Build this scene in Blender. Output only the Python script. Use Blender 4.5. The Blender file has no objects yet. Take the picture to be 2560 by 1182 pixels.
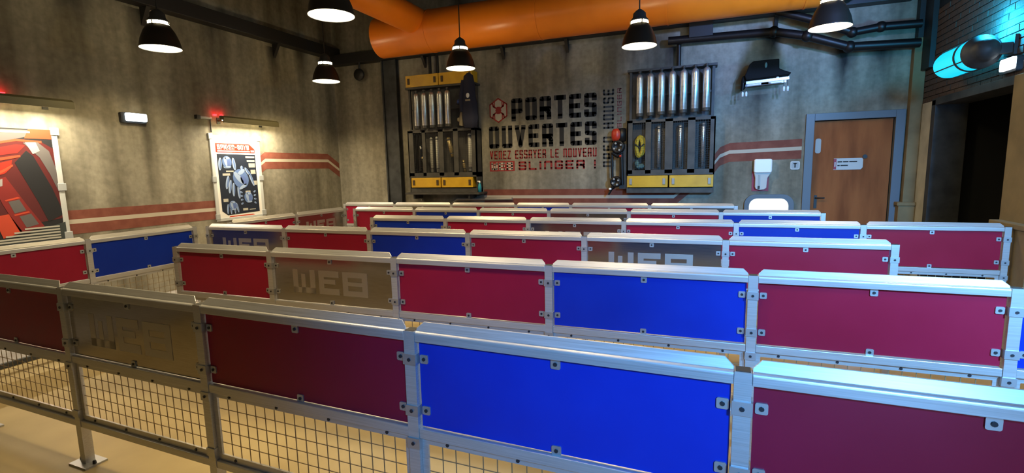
import bpy, bmesh, math, random
from mathutils import Vector, Matrix
random.seed(4)
scene = bpy.context.scene
COL = scene.collection
PI = math.pi

# ------------------------------------------------------------------ camera
cd = bpy.data.cameras.new('camera'); cam = bpy.data.objects.new('camera', cd); COL.objects.link(cam)
cd.sensor_fit = 'HORIZONTAL'; cd.sensor_width = 36.0; cd.lens = 1254.87 / 2560 * 36; cd.clip_start = 0.05
CR = Vector((0.93293, 0.3593, -0.02208)); CF = Vector((-0.35758, 0.92437, -0.13320))
CF.normalize(); CR = (CR - CF * CR.dot(CF)).normalized(); CU = CR.cross(CF)
cam.matrix_world = Matrix(((CR.x, CU.x, -CF.x, 0), (CR.y, CU.y, -CF.y, 0), (CR.z, CU.z, -CF.z, 1.7245), (0, 0, 0, 1)))
scene.camera = cam

# ------------------------------------------------------------------ world, exposure, big lights
scene.view_settings.view_transform = 'Standard'; scene.view_settings.look = 'None'
scene.view_settings.gamma = 1.0; scene.view_settings.use_curve_mapping = False
scene.view_settings.exposure = 0.0
w = bpy.data.worlds.new('world'); scene.world = w; w.use_nodes = True
w.node_tree.nodes['Background'].inputs[0].default_value = (0.5, 0.55, 0.7, 1)
w.node_tree.nodes['Background'].inputs[1].default_value = 0.015

WARM = (1.0, 0.75, 0.38)
LAMP_W = 170.0
WASH_W = 3200.0

def spot(name, loc, target, power, color, size, blend=0.6, radius=0.1, parent=None):
    l = bpy.data.lights.new(name, 'SPOT'); l.energy = power; l.color = color
    l.spot_size = math.radians(size); l.spot_blend = blend; l.shadow_soft_size = radius
    o = bpy.data.objects.new(name, l); COL.objects.link(o); o.location = loc
    d = Vector(target) - Vector(loc); o.rotation_euler = d.to_track_quat('-Z', 'Y').to_euler()
    return o

spot('blue_wash_light', (2.5, -0.1, 3.0), (1.45, 4.6, 1.0), WASH_W, (0.17, 0.50, 1.0), 60, 1.0, 0.22)
spot('blue_wash_light', (1.5, -1.5, 3.0), (-0.42, 2.2, 0.85), 1500.0, (0.10, 0.42, 1.0), 36, 1.0, 0.25)
dl = bpy.data.lights.new('added_blue_fill', 'AREA'); dl.shape = 'RECTANGLE'; dl.size = 1.8; dl.size_y = 2.3; dl.energy = 60.0; dl.color = (0.30, 0.58, 1.0); dl.spread = math.radians(95)  # unseen blue fill added behind the camera; the front wall has no opening
do = bpy.data.objects.new('added_blue_fill', dl); COL.objects.link(do); do.location = (1.7, -3.15, 1.25); do.rotation_euler = (math.radians(90), 0, math.radians(-8))
spot('blue_wash_light', (2.3, 3.6, 3.6), (0.2, 8.9, 4.4), 1500.0, (0.24, 0.42, 1.0), 58, 1.0, 0.12)

# ------------------------------------------------------------------ materials
MAT = {}
def mat(name, color, rough=0.5, metal=0.0, emit=None, strength=0.0, spec=0.5, coat=0.0):
    m = bpy.data.materials.new(name); m.use_nodes = True
    b = m.node_tree.nodes['Principled BSDF']
    b.inputs['Base Color'].default_value = (*color, 1); b.inputs['Roughness'].default_value = rough
    b.inputs['Metallic'].default_value = metal; b.inputs['Specular IOR Level'].default_value = spec
    b.inputs['Coat Weight'].default_value = coat
    if emit: b.inputs['Emission Color'].default_value = (*emit, 1); b.inputs['Emission Strength'].default_value = strength
    MAT[name] = m; return m
def nodes(m): return m.node_tree.nodes, m.node_tree.links, m.node_tree.nodes['Principled BSDF']
def add(N, t, **kw):
    n = N.new(t)
    for k, v in kw.items(): setattr(n, k, v)
    return n
def noise_mix(m, c1, c2, scale=(1, 1, 1), nscale=4.0, detail=6.0, lo=0.35, hi=0.65, coord='Object', bump=0.0, rough=None):
    """base colour from a noise between two colours, optionally a bump and a roughness range"""
    N, L, b = nodes(m)
    tc = add(N, 'ShaderNodeTexCoord'); mp = add(N, 'ShaderNodeMapping'); mp.inputs['Scale'].default_value = scale
    nz = add(N, 'ShaderNodeTexNoise'); nz.inputs['Scale'].default_value = nscale; nz.inputs['Detail'].default_value = detail
    L.new(tc.outputs[coord], mp.inputs['Vector']); L.new(mp.outputs[0], nz.inputs['Vector'])
    rp = add(N, 'ShaderNodeValToRGB'); rp.color_ramp.elements[0].position = lo; rp.color_ramp.elements[1].position = hi
    rp.color_ramp.elements[0].color = (*c1, 1); rp.color_ramp.elements[1].color = (*c2, 1)
    L.new(nz.outputs['Fac'], rp.inputs['Fac']); L.new(rp.outputs['Color'], b.inputs['Base Color'])
    if bump:
        bp = add(N, 'ShaderNodeBump'); bp.inputs['Strength'].default_value = bump; bp.inputs['Distance'].default_value = 0.01
        L.new(nz.outputs['Fac'], bp.inputs['Height']); L.new(bp.outputs[0], b.inputs['Normal'])
    if rough:
        mr = add(N, 'ShaderNodeMapRange'); mr.inputs['To Min'].default_value = rough[0]; mr.inputs['To Max'].default_value = rough[1]
        L.new(nz.outputs['Fac'], mr.inputs['Value']); L.new(mr.outputs[0], b.inputs['Roughness'])
    return rp

def concrete(name, light, dark, stain, marks=(), axis='X'):
    """stained concrete: blotches, long vertical runs, fine grain"""
    m = mat(name, light, 0.85, spec=0.25); N, L, b = nodes(m)
    tc = add(N, 'ShaderNodeTexCoord')
    def nz(sc, s, det):
        mp = add(N, 'ShaderNodeMapping'); mp.inputs['Scale'].default_value = sc
        n = add(N, 'ShaderNodeTexNoise'); n.inputs['Scale'].default_value = s; n.inputs['Detail'].default_value = det
        L.new(tc.outputs['Object'], mp.inputs['Vector']); L.new(mp.outputs[0], n.inputs['Vector']); return n
    blot = nz((1, 1, 0.8), 0.9, 5); run = nz((3.2, 3.2, 0.22), 1.0, 6); fine = nz((1, 1, 1), 14, 6)
    def ramp(n, lo, hi, c1, c2):
        r = add(N, 'ShaderNodeValToRGB'); r.color_ramp.elements[0].position = lo; r.color_ramp.elements[1].position = hi
        r.color_ramp.elements[0].color = (*c1, 1); r.color_ramp.elements[1].color = (*c2, 1)
        L.new(n.outputs['Fac'], r.inputs['Fac']); return r
    base = ramp(blot, 0.35, 0.65, dark, light)
    runs = ramp(run, 0.33, 0.6, stain, (1, 1, 1))
    fin = ramp(fine, 0.3, 0.7, (0.8, 0.8, 0.8), (1.1, 1.1, 1.1))
    def mul(a, c):
        x = add(N, 'ShaderNodeMix', data_type='RGBA', blend_type='MULTIPLY'); x.inputs[0].default_value = 1.0
        L.new(a, x.inputs[6]); L.new(c, x.inputs[7]); return x.outputs[2]
    col = mul(mul(base.outputs[0], runs.outputs[0]), fin.outputs[0])
    if marks:       # dark water stains running down from brackets and pipe joints
        sp = add(N, 'ShaderNodeSeparateXYZ'); L.new(tc.outputs['Object'], sp.inputs[0])
        def M(op, a, b_=None, c=False):
            n = add(N, 'ShaderNodeMath', operation=op); n.use_clamp = c
            for k, v in enumerate((a, b_)):
                if v is None: continue
                if isinstance(v, (int, float)): n.inputs[k].default_value = v
                else: L.new(v, n.inputs[k])
            return n.outputs[0]
        wob = M('MULTIPLY', M('SUBTRACT', nz((1, 1, .4), 5, 4).outputs['Fac'], .5), .22); tot = None
        for (c0, zt, ln, wd, am) in marks:
            dx = M('DIVIDE', M('ABSOLUTE', M('SUBTRACT', M('ADD', sp.outputs[axis], wob), c0)), wd)
            t = M('DIVIDE', M('SUBTRACT', zt, sp.outputs['Z']), ln)
            f = M('MULTIPLY', M('SUBTRACT', 1.0, M('ADD', dx, M('MULTIPLY', t, .5)), True), M('SUBTRACT', 1.0, t, True))
            f = M('MULTIPLY', M('MULTIPLY', f, M('GREATER_THAN', t, -.08)), am)
            tot = f if tot is None else M('ADD', tot, f)
        mx = add(N, 'ShaderNodeMix', data_type='RGBA'); L.new(M('MULTIPLY', tot, 1.0, True), mx.inputs[0]); L.new(col, mx.inputs[6]); mx.inputs[7].default_value = (.02, .019, .018, 1); col = mx.outputs[2]
    L.new(col, b.inputs['Base Color'])
    bp = add(N, 'ShaderNodeBump'); bp.inputs['Strength'].default_value = 0.25; bp.inputs['Distance'].default_value = 0.01
    L.new(fine.outputs['Fac'], bp.inputs['Height']); L.new(bp.outputs[0], b.inputs['Normal'])
    return m

CONC = ((0.35, 0.325, 0.255), (0.225, 0.207, 0.165), (0.50, 0.49, 0.46))
concrete('concrete', *CONC)
concrete('concrete_back', *CONC, marks=[(1.84, 3.3, 1.0, .22, 1.3), (.88, 3.62, .7, .2, 1.2), (2.3, 3.3, .7, .25, 1.0), (-.58, 3.6, .5, .16, 1.1), (-2.35, 3.8, .8, .16, 1.0), (-3.55, 3.8, .6, .16, 1.0), (-1.2, 3.8, .5, .2, .9), (.75, 2.75, .5, .2, .5), (-6.7, 3.9, 1.0, .5, .5)])
concrete('concrete_side', *CONC, marks=[(2.6, 3.95, 1.2, .35, .9), (4.2, 4.0, 1.5, .3, .8), (5.0, 3.95, 1.0, .25, .9), (6.1, 4.0, 1.4, .3, .8), (7.3, 3.95, .7, .2, 1.0), (8.0, 4.0, .8, .25, .8), (4.9, 2.5, 1.2, .1, .4)], axis='Y')
m = mat('floor', (0.42, 0.33, 0.2), 0.45, spec=0.4); noise_mix(m, (0.36, 0.275, 0.13), (0.50, 0.40, 0.21), nscale=1.6, detail=8, lo=0.3, hi=0.7, rough=(0.32, 0.6))
m = mat('grey_strip', (0.25, 0.23, 0.22), 0.7); noise_mix(m, (0.2, 0.18, 0.17), (0.3, 0.28, 0.27), nscale=5)
m = mat('ceiling', (0.07, 0.065, 0.055), 0.9); noise_mix(m, (0.05, 0.047, 0.04), (0.09, 0.085, 0.07), nscale=2)
m = mat('aluminium', (0.62, 0.62, 0.62), 0.36, 0.6); noise_mix(m, (0.43, 0.43, 0.43), (0.55, 0.55, 0.56), scale=(0.6, 8, 40), nscale=6, lo=0.3, hi=0.7, rough=(0.3, 0.46))
mat('steel_clip', (0.45, 0.46, 0.48), 0.42, 0.8)
mat('bolt', (0.02, 0.02, 0.025), 0.5, 0.3)
mat('post_cap', (0.02, 0.02, 0.02), 0.6)
m = mat('wire', (0.26, 0.19, 0.10), 0.55, 0.5)
for n, c1, c2 in (('panel_red', (0.235, 0.006, 0.026), (0.255, 0.007, 0.030)), ('panel_blue', (0.001, 0.020, 0.30), (0.002, 0.024, 0.33))):
    m = mat(n, c1, 0.36, spec=0.24); noise_mix(m, c1, c2, nscale=3, rough=(0.34, 0.40))
m = mat('brushed_steel', (0.42, 0.38, 0.33), 0.26, 0.95); noise_mix(m, (0.38, 0.345, 0.30), (0.46, 0.42, 0.37), scale=(1.5, 1.5, 60), nscale=5, rough=(0.12, 0.22))
mat('frosted_steel', (0.47, 0.45, 0.43), 0.45, 0.95)
mat('black_paint', (0.012, 0.012, 0.013), 0.5)
mat('black_gloss', (0.007, 0.006, 0.006), 0.42, spec=0.35)
m = mat('dark_steel', (0.045, 0.05, 0.055), 0.55, 0.3); noise_mix(m, (0.03, 0.033, 0.037), (0.06, 0.065, 0.07), nscale=5)
m = mat('rack_steel', (0.06, 0.058, 0.055), 0.55, 0.3); noise_mix(m, (0.045, 0.044, 0.042), (0.08, 0.077, 0.072), nscale=6)
m = mat('orange_paint', (0.50, 0.13, 0.012), 0.33, 0.0, spec=0.6); noise_mix(m, (0.78, 0.20, 0.010), (0.88, 0.235, 0.013), nscale=2.0)
m = mat('yellow_paint', (0.62, 0.37, 0.015), 0.45); noise_mix(m, (0.55, 0.32, 0.012), (0.66, 0.40, 0.02), nscale=5)
mat('handle_grey', (0.35, 0.33, 0.3), 0.5, 0.4)
mat('handle_dark', (0.06, 0.035, 0.015), 0.6)
m = mat('cylinder_steel', (0.6, 0.6, 0.58), 0.3, 0.75); noise_mix(m, (0.55, 0.55, 0.52), (0.66, 0.66, 0.64), scale=(1, 1, 4), nscale=5, rough=(0.24, 0.36))
mat('white_tube', (0.62, 0.62, 0.55), 0.45)
mat('brass', (0.5, 0.40, 0.2), 0.4, 0.6)
m = mat('door_wood', (0.20, 0.095, 0.05), 0.6, spec=0.12); noise_mix(m, (0.20, 0.060, 0.018), (0.33, 0.11, 0.034), scale=(2.5, 1, 0.5), nscale=2.2, detail=8)
mat('door_frame', (0.11, 0.135, 0.17), 0.5)
m = mat('tan_plaster', (0.2, 0.15, 0.075), 0.8); noise_mix(m, (0.16, 0.12, 0.06), (0.24, 0.18, 0.09), nscale=3)
m = mat('brick', (0.12, 0.06, 0.04), 0.8); noise_mix(m, (0.06, 0.036, 0.03), (0.11, 0.075, 0.06), nscale=9, bump=0.4, coord='Generated')
m = mat('pale_plaster', (0.5, 0.5, 0.46), 0.8); noise_mix(m, (0.42, 0.42, 0.39), (0.56, 0.56, 0.52), nscale=4)
mat('mortar', (0.22, 0.2, 0.18), 0.9)
mat('stripe_red', (0.2, 0.055, 0.03), 0.8)
m = MAT['stripe_red']; noise_mix(m, (0.165, 0.042, 0.026), (0.23, 0.075, 0.048), nscale=7, detail=8, lo=0.4, hi=0.75)
mat('stripe_light', (0.46, 0.41, 0.33), 0.8)
mat('ink_black', (0.013, 0.013, 0.014), 0.8); mat('ink_grey', (0.05, 0.055, 0.06), 0.8); mat('ink_red', (0.25, 0.02, 0.018), 0.8)
mat('ink_faded_red', (0.25, 0.10, 0.10), 0.8); mat('ink_pale', (0.40, 0.36, 0.30), 0.8)
mat('white_plastic', (0.85, 0.87, 0.88), 0.35); mat('grey_plastic', (0.35, 0.37, 0.38), 0.5)
mat('light_grey', (0.5, 0.52, 0.52), 0.5)
mat('crimson', (0.30, 0.012, 0.03), 0.5)
mat('emissive_white', (0.9, 0.95, 0.95), 0.4, emit=(0.92, 1.0, 0.96), strength=1.6)  # white hatch panel, brightness put in as emission
mat('emergency_glow', (0.9, 0.95, 1.0), 0.4, emit=(0.8, 0.92, 1.0), strength=2.5)
mat('lamp_glow', (1, 0.95, 0.8), 0.4, emit=(1.0, 0.86, 0.55), strength=7.0)
mat('slot_glow', (1, 0.95, 0.8), 0.4, emit=(1.0, 0.80, 0.45), strength=110.0)
mat('lamp_black', (0.018, 0.013, 0.009), 0.45, 0.2)
mat('red_led', (0.6, 0.02, 0.02), 0.4, emit=(1.0, 0.015, 0.02), strength=9.0)
mat('tube_glow', (1, 1, 1), 0.4, emit=(1.0, 0.9, 0.68), strength=10.0)
mat('cyan_glow', (0.05, 0.5, 0.8), 0.2, emit=(0.003, 0.55, 0.80), strength=1.3)
mat('navy_cloth', (0.006, 0.008, 0.026), 0.9); mat('blue_cloth', (0.02, 0.05, 0.2), 0.8); mat('beige_cloth', (0.22, 0.19, 0.13), 0.9)
mat('teal_cloth', (0.10, 0.2, 0.2), 0.8); mat('yellow_rope', (0.55, 0.42, 0.03), 0.7); mat('red_plastic', (0.42, 0.03, 0.012), 0.4)
mat('cyan_plastic', (0.02, 0.30, 0.42), 0.35)
mat('bar_olive', (0.10, 0.09, 0.045), 0.45, 0.3)
mat('poster_white', (0.78, 0.76, 0.72), 0.6); mat('poster_red', (0.36, 0.025, 0.012), 0.4); mat('poster_darkred', (0.085, 0.010, 0.010), 0.5)
mat('poster_navy', (0.010, 0.016, 0.032), 0.5); mat('poster_blue', (0.10, 0.17, 0.38), 0.5); mat('poster_pale', (0.28, 0.37, 0.56), 0.5)
mat('poster_text', (0.42, 0.41, 0.36), 0.6); mat('poster_black', (0.012, 0.012, 0.014), 0.5); mat('poster_grey', (0.30, 0.28, 0.28), 0.5)
mat('poster_orange', (0.50, 0.055, 0.02), 0.5); mat('poster_mid', (0.09, 0.14, 0.36), 0.5)
mat('poster_red2', (0.20, 0.018, 0.014), 0.45); mat('poster_grey2', (0.11, 0.10, 0.10), 0.45); mat('poster_plate', (0.50, 0.36, 0.30), 0.5); mat('poster_skin', (0.30, 0.18, 0.14), 0.6); mat('poster_slate', (0.035, 0.045, 0.045), 0.5)
mat('matt_black', (0.005, 0.005, 0.005), 0.7, spec=0.12)
mat('dark_interior', (0.004, 0.005, 0.006), 0.9)

# ------------------------------------------------------------------ mesh helpers
class MB:
    """collects shapes with materials, then links them as ONE mesh object"""
    def __init__(s): s.v = []; s.f = []; s.fm = []; s.mats = []; s.sm = []
    def mi(s, m):
        if m not in s.mats: s.mats.append(m)
        return s.mats.index(m)
    def raw(s, vs, fs, m, smooth=False):
        o = len(s.v); s.v += [tuple(x) for x in vs]; k = s.mi(m)
        for f in fs: s.f.append(tuple(i + o for i in f)); s.fm.append(k); s.sm.append(smooth)
    def box(s, a, b, m, T=None):
        x0, y0, z0 = a; x1, y1, z1 = b
        vs = [Vector(p) for p in ((x0,y0,z0),(x1,y0,z0),(x1,y1,z0),(x0,y1,z0),(x0,y0,z1),(x1,y0,z1),(x1,y1,z1),(x0,y1,z1))]
        if T: vs = [T @ v for v in vs]
        s.raw(vs, [(3,2,1,0),(4,5,6,7),(0,1,5,4),(1,2,6,5),(2,3,7,6),(3,0,4,7)], m)
    def prism(s, poly, T, h, m):
        """poly: list of 2-D points (counter-clockwise), extruded by h along local z, mapped by T"""
        n = len(poly)
        vs = [T @ Vector((x, y, 0)) for x, y in poly] + [T @ Vector((x, y, h)) for x, y in poly]
        s.raw(vs, [tuple(range(n - 1, -1, -1)), tuple(range(n, 2 * n))] + [(i, (i + 1) % n, n + (i + 1) % n, n + i) for i in range(n)], m)
    def tube(s, pts, r, m, seg=12, caps=True):
        pts = [Vector(p) for p in pts]; n = len(pts); rs = r if isinstance(r, (list, tuple)) else [r] * n
        vs = []; prev = None
        for i, p in enumerate(pts):
            d = (pts[min(i + 1, n - 1)] - pts[max(i - 1, 0)]).normalized()
            if prev is None:
                a = Vector((0, 0, 1)) if abs(d.z) < 0.9 else Vector((1, 0, 0)); u = d.cross(a).normalized()
            else: u = (prev - d * prev.dot(d)).normalized()
            prev = u; v = d.cross(u)
            for k in range(seg):
                t = 2 * PI * k / seg; vs.append(p + (u * math.cos(t) + v * math.sin(t)) * rs[i])
        fs = [(i * seg + k, i * seg + (k + 1) % seg, (i + 1) * seg + (k + 1) % seg, (i + 1) * seg + k) for i in range(n - 1) for k in range(seg)]
        s.raw(vs, fs, m, True)
        if caps: s.raw(vs[:seg], [tuple(range(seg - 1, -1, -1))], m); s.raw(vs[-seg:], [tuple(range(seg))], m)
    def lathe(s, prof, c, m, seg=32, T=None):
        """prof: (radius, z) pairs around the z axis through c"""
        vs = []
        for r, z in prof:
            for k in range(seg):
                t = 2 * PI * k / seg; p = Vector((r * math.cos(t), r * math.sin(t), z)); vs.append((T @ p if T else p) + Vector(c))
        fs = [(i * seg + k, i * seg + (k + 1) % seg, (i + 1) * seg + (k + 1) % seg, (i + 1) * seg + k) for i in range(len(prof) - 1) for k in range(seg)]
        s.raw(vs, fs, m, True)
    def blob(s, c, rad, m, seg=20, rings=12, T=None, fn=None):
        vs = []
        for i in range(rings + 1):
            ph = PI * i / rings
            for k in range(seg):
                t = 2 * PI * k / seg; d = Vector((math.sin(ph) * math.cos(t), math.sin(ph) * math.sin(t), math.cos(ph)))
                q = fn(d) if fn else 1.0
                p = Vector((d.x * rad[0] * q, d.y * rad[1] * q, d.z * rad[2] * q)); vs.append((T @ p if T else p) + Vector(c))
        fs = [(i * seg + k, (i + 1) * seg + k, (i + 1) * seg + (k + 1) % seg, i * seg + (k + 1) % seg) for i in range(rings) for k in range(seg)]
        s.raw(vs, fs, m, True)
    def mesh(s, name):
        me = bpy.data.meshes.new(name); me.from_pydata(s.v, [], s.f)
        for m in s.mats: me.materials.append(MAT[m])
        me.polygons.foreach_set('material_index', s.fm); me.polygons.foreach_set('use_smooth', s.sm)
        me.update(); return me
    def build(s, name, parent=None, loc=None, rot=None, bevel=0.0):
        me = s.mesh(name)
        return put(name, me, parent, loc, rot, bevel)

def put(name, me, parent=None, loc=None, rot=None, bevel=0.0):
    o = bpy.data.objects.new(name, me); COL.objects.link(o)
    if parent: o.parent = parent
    if loc is not None: o.location = loc
    if rot is not None: o.rotation_euler = rot
    if bevel:
        b = o.modifiers.new('bevel', 'BEVEL'); b.width = bevel; b.segments = 2; b.limit_method = 'ANGLE'
    return o
def empty(name, loc=(0, 0, 0), rotz=0.0):
    o = bpy.data.objects.new(name, None); COL.objects.link(o); o.location = loc; o.rotation_euler = (0, 0, rotz); o.empty_display_size = 0.1
    return o
def tag(o, label, cat=None, group=None, kind=None):
    o['label'] = label
    if cat: o['category'] = cat
    if group: o['group'] = group
    if kind: o['kind'] = kind
    return o
def struct(o):
    o['kind'] = 'structure'; return o
def copy_tree(o, parent=None):
    c = o.copy(); COL.objects.link(c)
    if parent: c.parent = parent
    for ch in [x for x in o.children]: copy_tree(ch, c)
    return c
def rounded(x0, y0, x1, y1, r, n=5):
    pts = []
    for cx, cy, a in ((x1 - r, y0 + r, -PI / 2), (x1 - r, y1 - r, 0), (x0 + r, y1 - r, PI / 2), (x0 + r, y0 + r, PI)):
        for i in range(n + 1):
            t = a + PI / 2 * i / n; pts.append((cx + r * math.cos(t), cy + r * math.sin(t)))
    return pts
def FRONT(y):      # local (x, z) -> world plane facing -y (towards the room), extrusion comes out of the wall
    return Matrix(((1, 0, 0, 0), (0, 0, -1, y), (0, 1, 0, 0), (0, 0, 0, 1)))
def LEFTW(x):      # local (s, z): s runs along +y, plane faces +x
    return Matrix(((0, 0, 1, x), (1, 0, 0, 0), (0, 1, 0, 0), (0, 0, 0, 1)))

# letters as strokes in a unit box
G = {
 'P': [[(0,0),(0,1),(1,1),(1,.42),(0,.42)]], 'O': [[(0,0),(0,1),(1,1),(1,0),(0,0)]], 'R': [[(0,0),(0,1),(1,1),(1,.45),(0,.45)],[(.55,.45),(1,.25),(1,0)]],
 'T': [[(0,1),(1,1)],[(.5,1),(.5,0)]], 'E': [[(1,1),(0,1),(0,0),(1,0)],[(0,.5),(.85,.5)]], 'S': [[(1,.86),(1,1),(0,1),(0,.52),(1,.48),(1,0),(0,0),(0,.14)]],
 'U': [[(0,1),(0,0),(1,0),(1,1)]], 'V': [[(0,1),(.5,0),(1,1)]], 'N': [[(0,0),(0,1),(1,1),(1,0)]], 'A': [[(0,0),(0,1),(1,1),(1,0)],[(0,.42),(1,.42)]],
 'Y': [[(0,1),(.5,.5),(1,1)],[(.5,.5),(.5,0)]], 'L': [[(0,1),(0,0),(1,0)]], 'Z': [[(0,1),(1,1),(0,0),(1,0)]], 'W': [[(0,1),(0,0),(1,0),(1,1)],[(.5,0),(.5,.8)]],
 'B': [[(0,0),(0,1),(.95,1),(.95,.5),(0,.5)],[(.95,.5),(1,.5),(1,0),(0,0)]], 'I': [[(.5,0),(.5,1)]], 'G': [[(1,.88),(1,1),(0,1),(0,0),(1,0),(1,.48),(.55,.48)]],
 'H': [[(0,0),(0,1)],[(1,0),(1,1)],[(0,.5),(1,.5)]], 'D': [[(0,0),(0,1),(.8,1),(1,.8),(1,.2),(.8,0),(0,0)]], '!': [[(.5,1),(.5,.35)],[(.5,.04),(.5,0)]],
 '-': [[(.15,.5),(.85,.5)]], ' ': [], 'n': [[(0,0),(1,1)]],
}
def lettering(mb, text, x0, x1, z0, z1, T, h, m, t=None, gap=0.3, wid=None, rnd=True):
    """fit text between x0..x1 and z0..z1; t = stroke thickness; gap in letter widths"""
    W = [{'I': .35, '!': .35, ' ': .6, '-': .7}.get(c, 1.0) for c in text]
    unit = (x1 - x0) / (sum(W) + gap * (len(text) - 1)); t = t or unit * 0.3; x = x0
    for c, wd in zip(text, W):
        lw = unit * wd; a0, a1 = x + t / 2, x + lw - t / 2; b0, b1 = z0 + t / 2, z1 - t / 2
        if a1 < a0: a0 = a1 = x + lw / 2
        for st in G[c]:
            P = [Vector((a0 + px * (a1 - a0), b0 + pz * (b1 - b0))) for px, pz in st]
            for p, q in zip(P, P[1:]):
                d = (q - p)
                if d.length < 1e-6: continue
                d.normalize(); n = Vector((-d.y, d.x)) * t / 2
                mb.prism([tuple(p - n), tuple(q - n), tuple(q + n), tuple(p + n)], T, h, m)
            for i, p in enumerate(P):
                end = (i == 0 or i == len(P) - 1) and (P[0] - P[-1]).length > 1e-6
                if rnd and not end:
                    mb.prism([(p.x + t / 2 * math.cos(k * PI / 6), p.y + t / 2 * math.sin(k * PI / 6)) for k in range(12)], T, h, m)
                else:
                    mb.prism([(p.x - t / 2, p.y - t / 2), (p.x + t / 2, p.y - t / 2), (p.x + t / 2, p.y + t / 2), (p.x - t / 2, p.y + t / 2)], T, h, m)
        x += unit * (wd + gap)

# ------------------------------------------------------------------ the room
XL, XR, YB, YF, ZC = -7.4, 2.8, 8.9, -3.2, 5.2
b = MB(); b.box((XL - .3, YF - .3, -.2), (XR + 2.6, YB + .3, 0), 'floor'); struct(b.build('floor'))
b = MB(); b.box((XL - .3, YF - .3, ZC), (XR + 2.6, YB + .3, ZC + .2), 'ceiling'); struct(b.build('ceiling'))
b = MB(); b.box((XL - .3, YF, 0), (XL, YB + .3, ZC), 'concrete_side'); wall_left = struct(b.build('wall_left'))
DX0, DX1, DZ = 1.40, 2.62, 2.44
b = MB(); b.box((XL, YB, 0), (DX0, YB + .3, ZC), 'concrete_back'); b.box((DX1, YB, 0), (XR + .3, YB + .3, ZC), 'concrete_back'); b.box((DX0, YB, DZ), (DX1, YB + .3, ZC), 'concrete_back')
b.box((DX0, YB + .12, 0), (DX1, YB + .3, DZ), 'dark_steel'); wall_back = struct(b.build('wall_back'))
b = MB(); b.box((XL - .3, YF - .3, 0), (XR + 2.6, YF, ZC), 'concrete'); struct(b.build('wall_front'))
OY0, OY1, OZ = 6.36, 8.36, 2.50
b = MB()
b.box((XR, OY1, 0), (XR + .3, YB, OZ), 'pale_plaster'); b.box((XR, YF, 0), (XR + .3, OY0, OZ), 'concrete')
b.box((XR + .02, YF, OZ), (XR + .3, YB, ZC), 'mortar')
wall_right = struct(b.build('wall_right'))
# bricks above the opening, each a part of the wall
bm_ = MB(); bm_.box((-.02, -.103, -.031), (0, .103, .031), 'brick'); brick_mesh = bm_.mesh('brick')
rows = 16
for r in range(rows):
    z = OZ + .034 + r * .0745
    y = 6.42 + (.1085 if r % 2 else 0)
    while y < 8.86:
        put('brick', brick_mesh, wall_right, (XR + .018 + random.uniform(-.004, .003), y, z)); y += .217
b = MB(); b.box((XR, OY0 - .02, OZ + .034 + rows * .0745 - .037), (XR + .02, YB, ZC), 'black_paint'); b.build('upper_fascia', wall_right)
b = MB(); b.box((XR, YF, OZ), (XR + .02, OY0 - .02, ZC), 'tan_plaster'); b.build('plaster_facing', wall_right)
# dark passage behind the opening
b = MB(); b.box((XR + .3, OY1, 0), (XR + 2.4, OY1 + .2, 3), 'dark_interior'); b.box((XR + .3, OY0 - .2, 0), (XR + 2.4, OY0, 3), 'dark_interior')
b.box((XR + 2.4, OY0 - .2, 0), (XR + 2.6, OY1 + .2, 3), 'dark_interior'); b.box((XR + .3, OY0 - .2, 2.9), (XR + 2.4, OY1 + .2, 3.1), 'dark_interior'); struct(b.build('wall_passage'))
# steel frame of the opening
b = MB(); b.box((XR - .03, OY1 - .10, 0), (XR + .32, OY1 + .02, OZ), 'dark_steel'); b.box((XR - .03, OY0 - .02, 0), (XR + .32, OY0 + .05, OZ), 'dark_steel'); b.box((XR - .03, OY0 - .02, OZ - .07), (XR + .32, OY1 + .02, OZ + .02), 'dark_steel'); struct(b.build('trim_1', bevel=.004))
# corner pilaster beside the door and the pilaster on the near side of the opening
def pilaster(name, x0, x1, y0, y1, top=3.4):
    b = MB(); b.box((x0, y0, 0), (x1, y1, top), 'tan_plaster'); b.box((x0 - .06, y0 - .05, 0), (x1, y1, 1.08), 'tan_plaster'); b.box((x0 - .08, y0 - .07, 1.08), (x1, y1, 1.13), 'tan_plaster')
    return struct(b.build(name, bevel=.008))
pilaster('trim_2', 2.655, 2.80, 8.78, 8.9); pilaster('trim_3', 2.70, 2.80, 5.7, 6.3, 2.5)
b = MB(); b.box((2.68, 8.77, 3.4), (2.8, 8.9, ZC), 'black_paint'); b.box((2.74, 8.5, 2.95), (2.8, 8.77, ZC), 'black_paint'); struct(b.build('trim_4'))
# low grey floor strip with a dark edge along the left wall
b = MB(); b.box((XL, YF, 0), (-6.04, 8.25, .03), 'grey_strip'); b.box((-6.04, YF, 0), (-6.0, 8.25, .045), 'dark_steel'); struct(b.build('trim_5'))
# steel column against the back wall and second flange
b = MB(); b.box((-6.13, 8.82, 0), (-5.79, 8.9, ZC), 'dark_steel'); b.box((-6.13, 8.78, 0), (-6.10, 8.84, ZC), 'dark_steel'); b.box((-5.82, 8.78, 0), (-5.79, 8.84, ZC), 'dark_steel'); struct(b.build('trim_6'))
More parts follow.
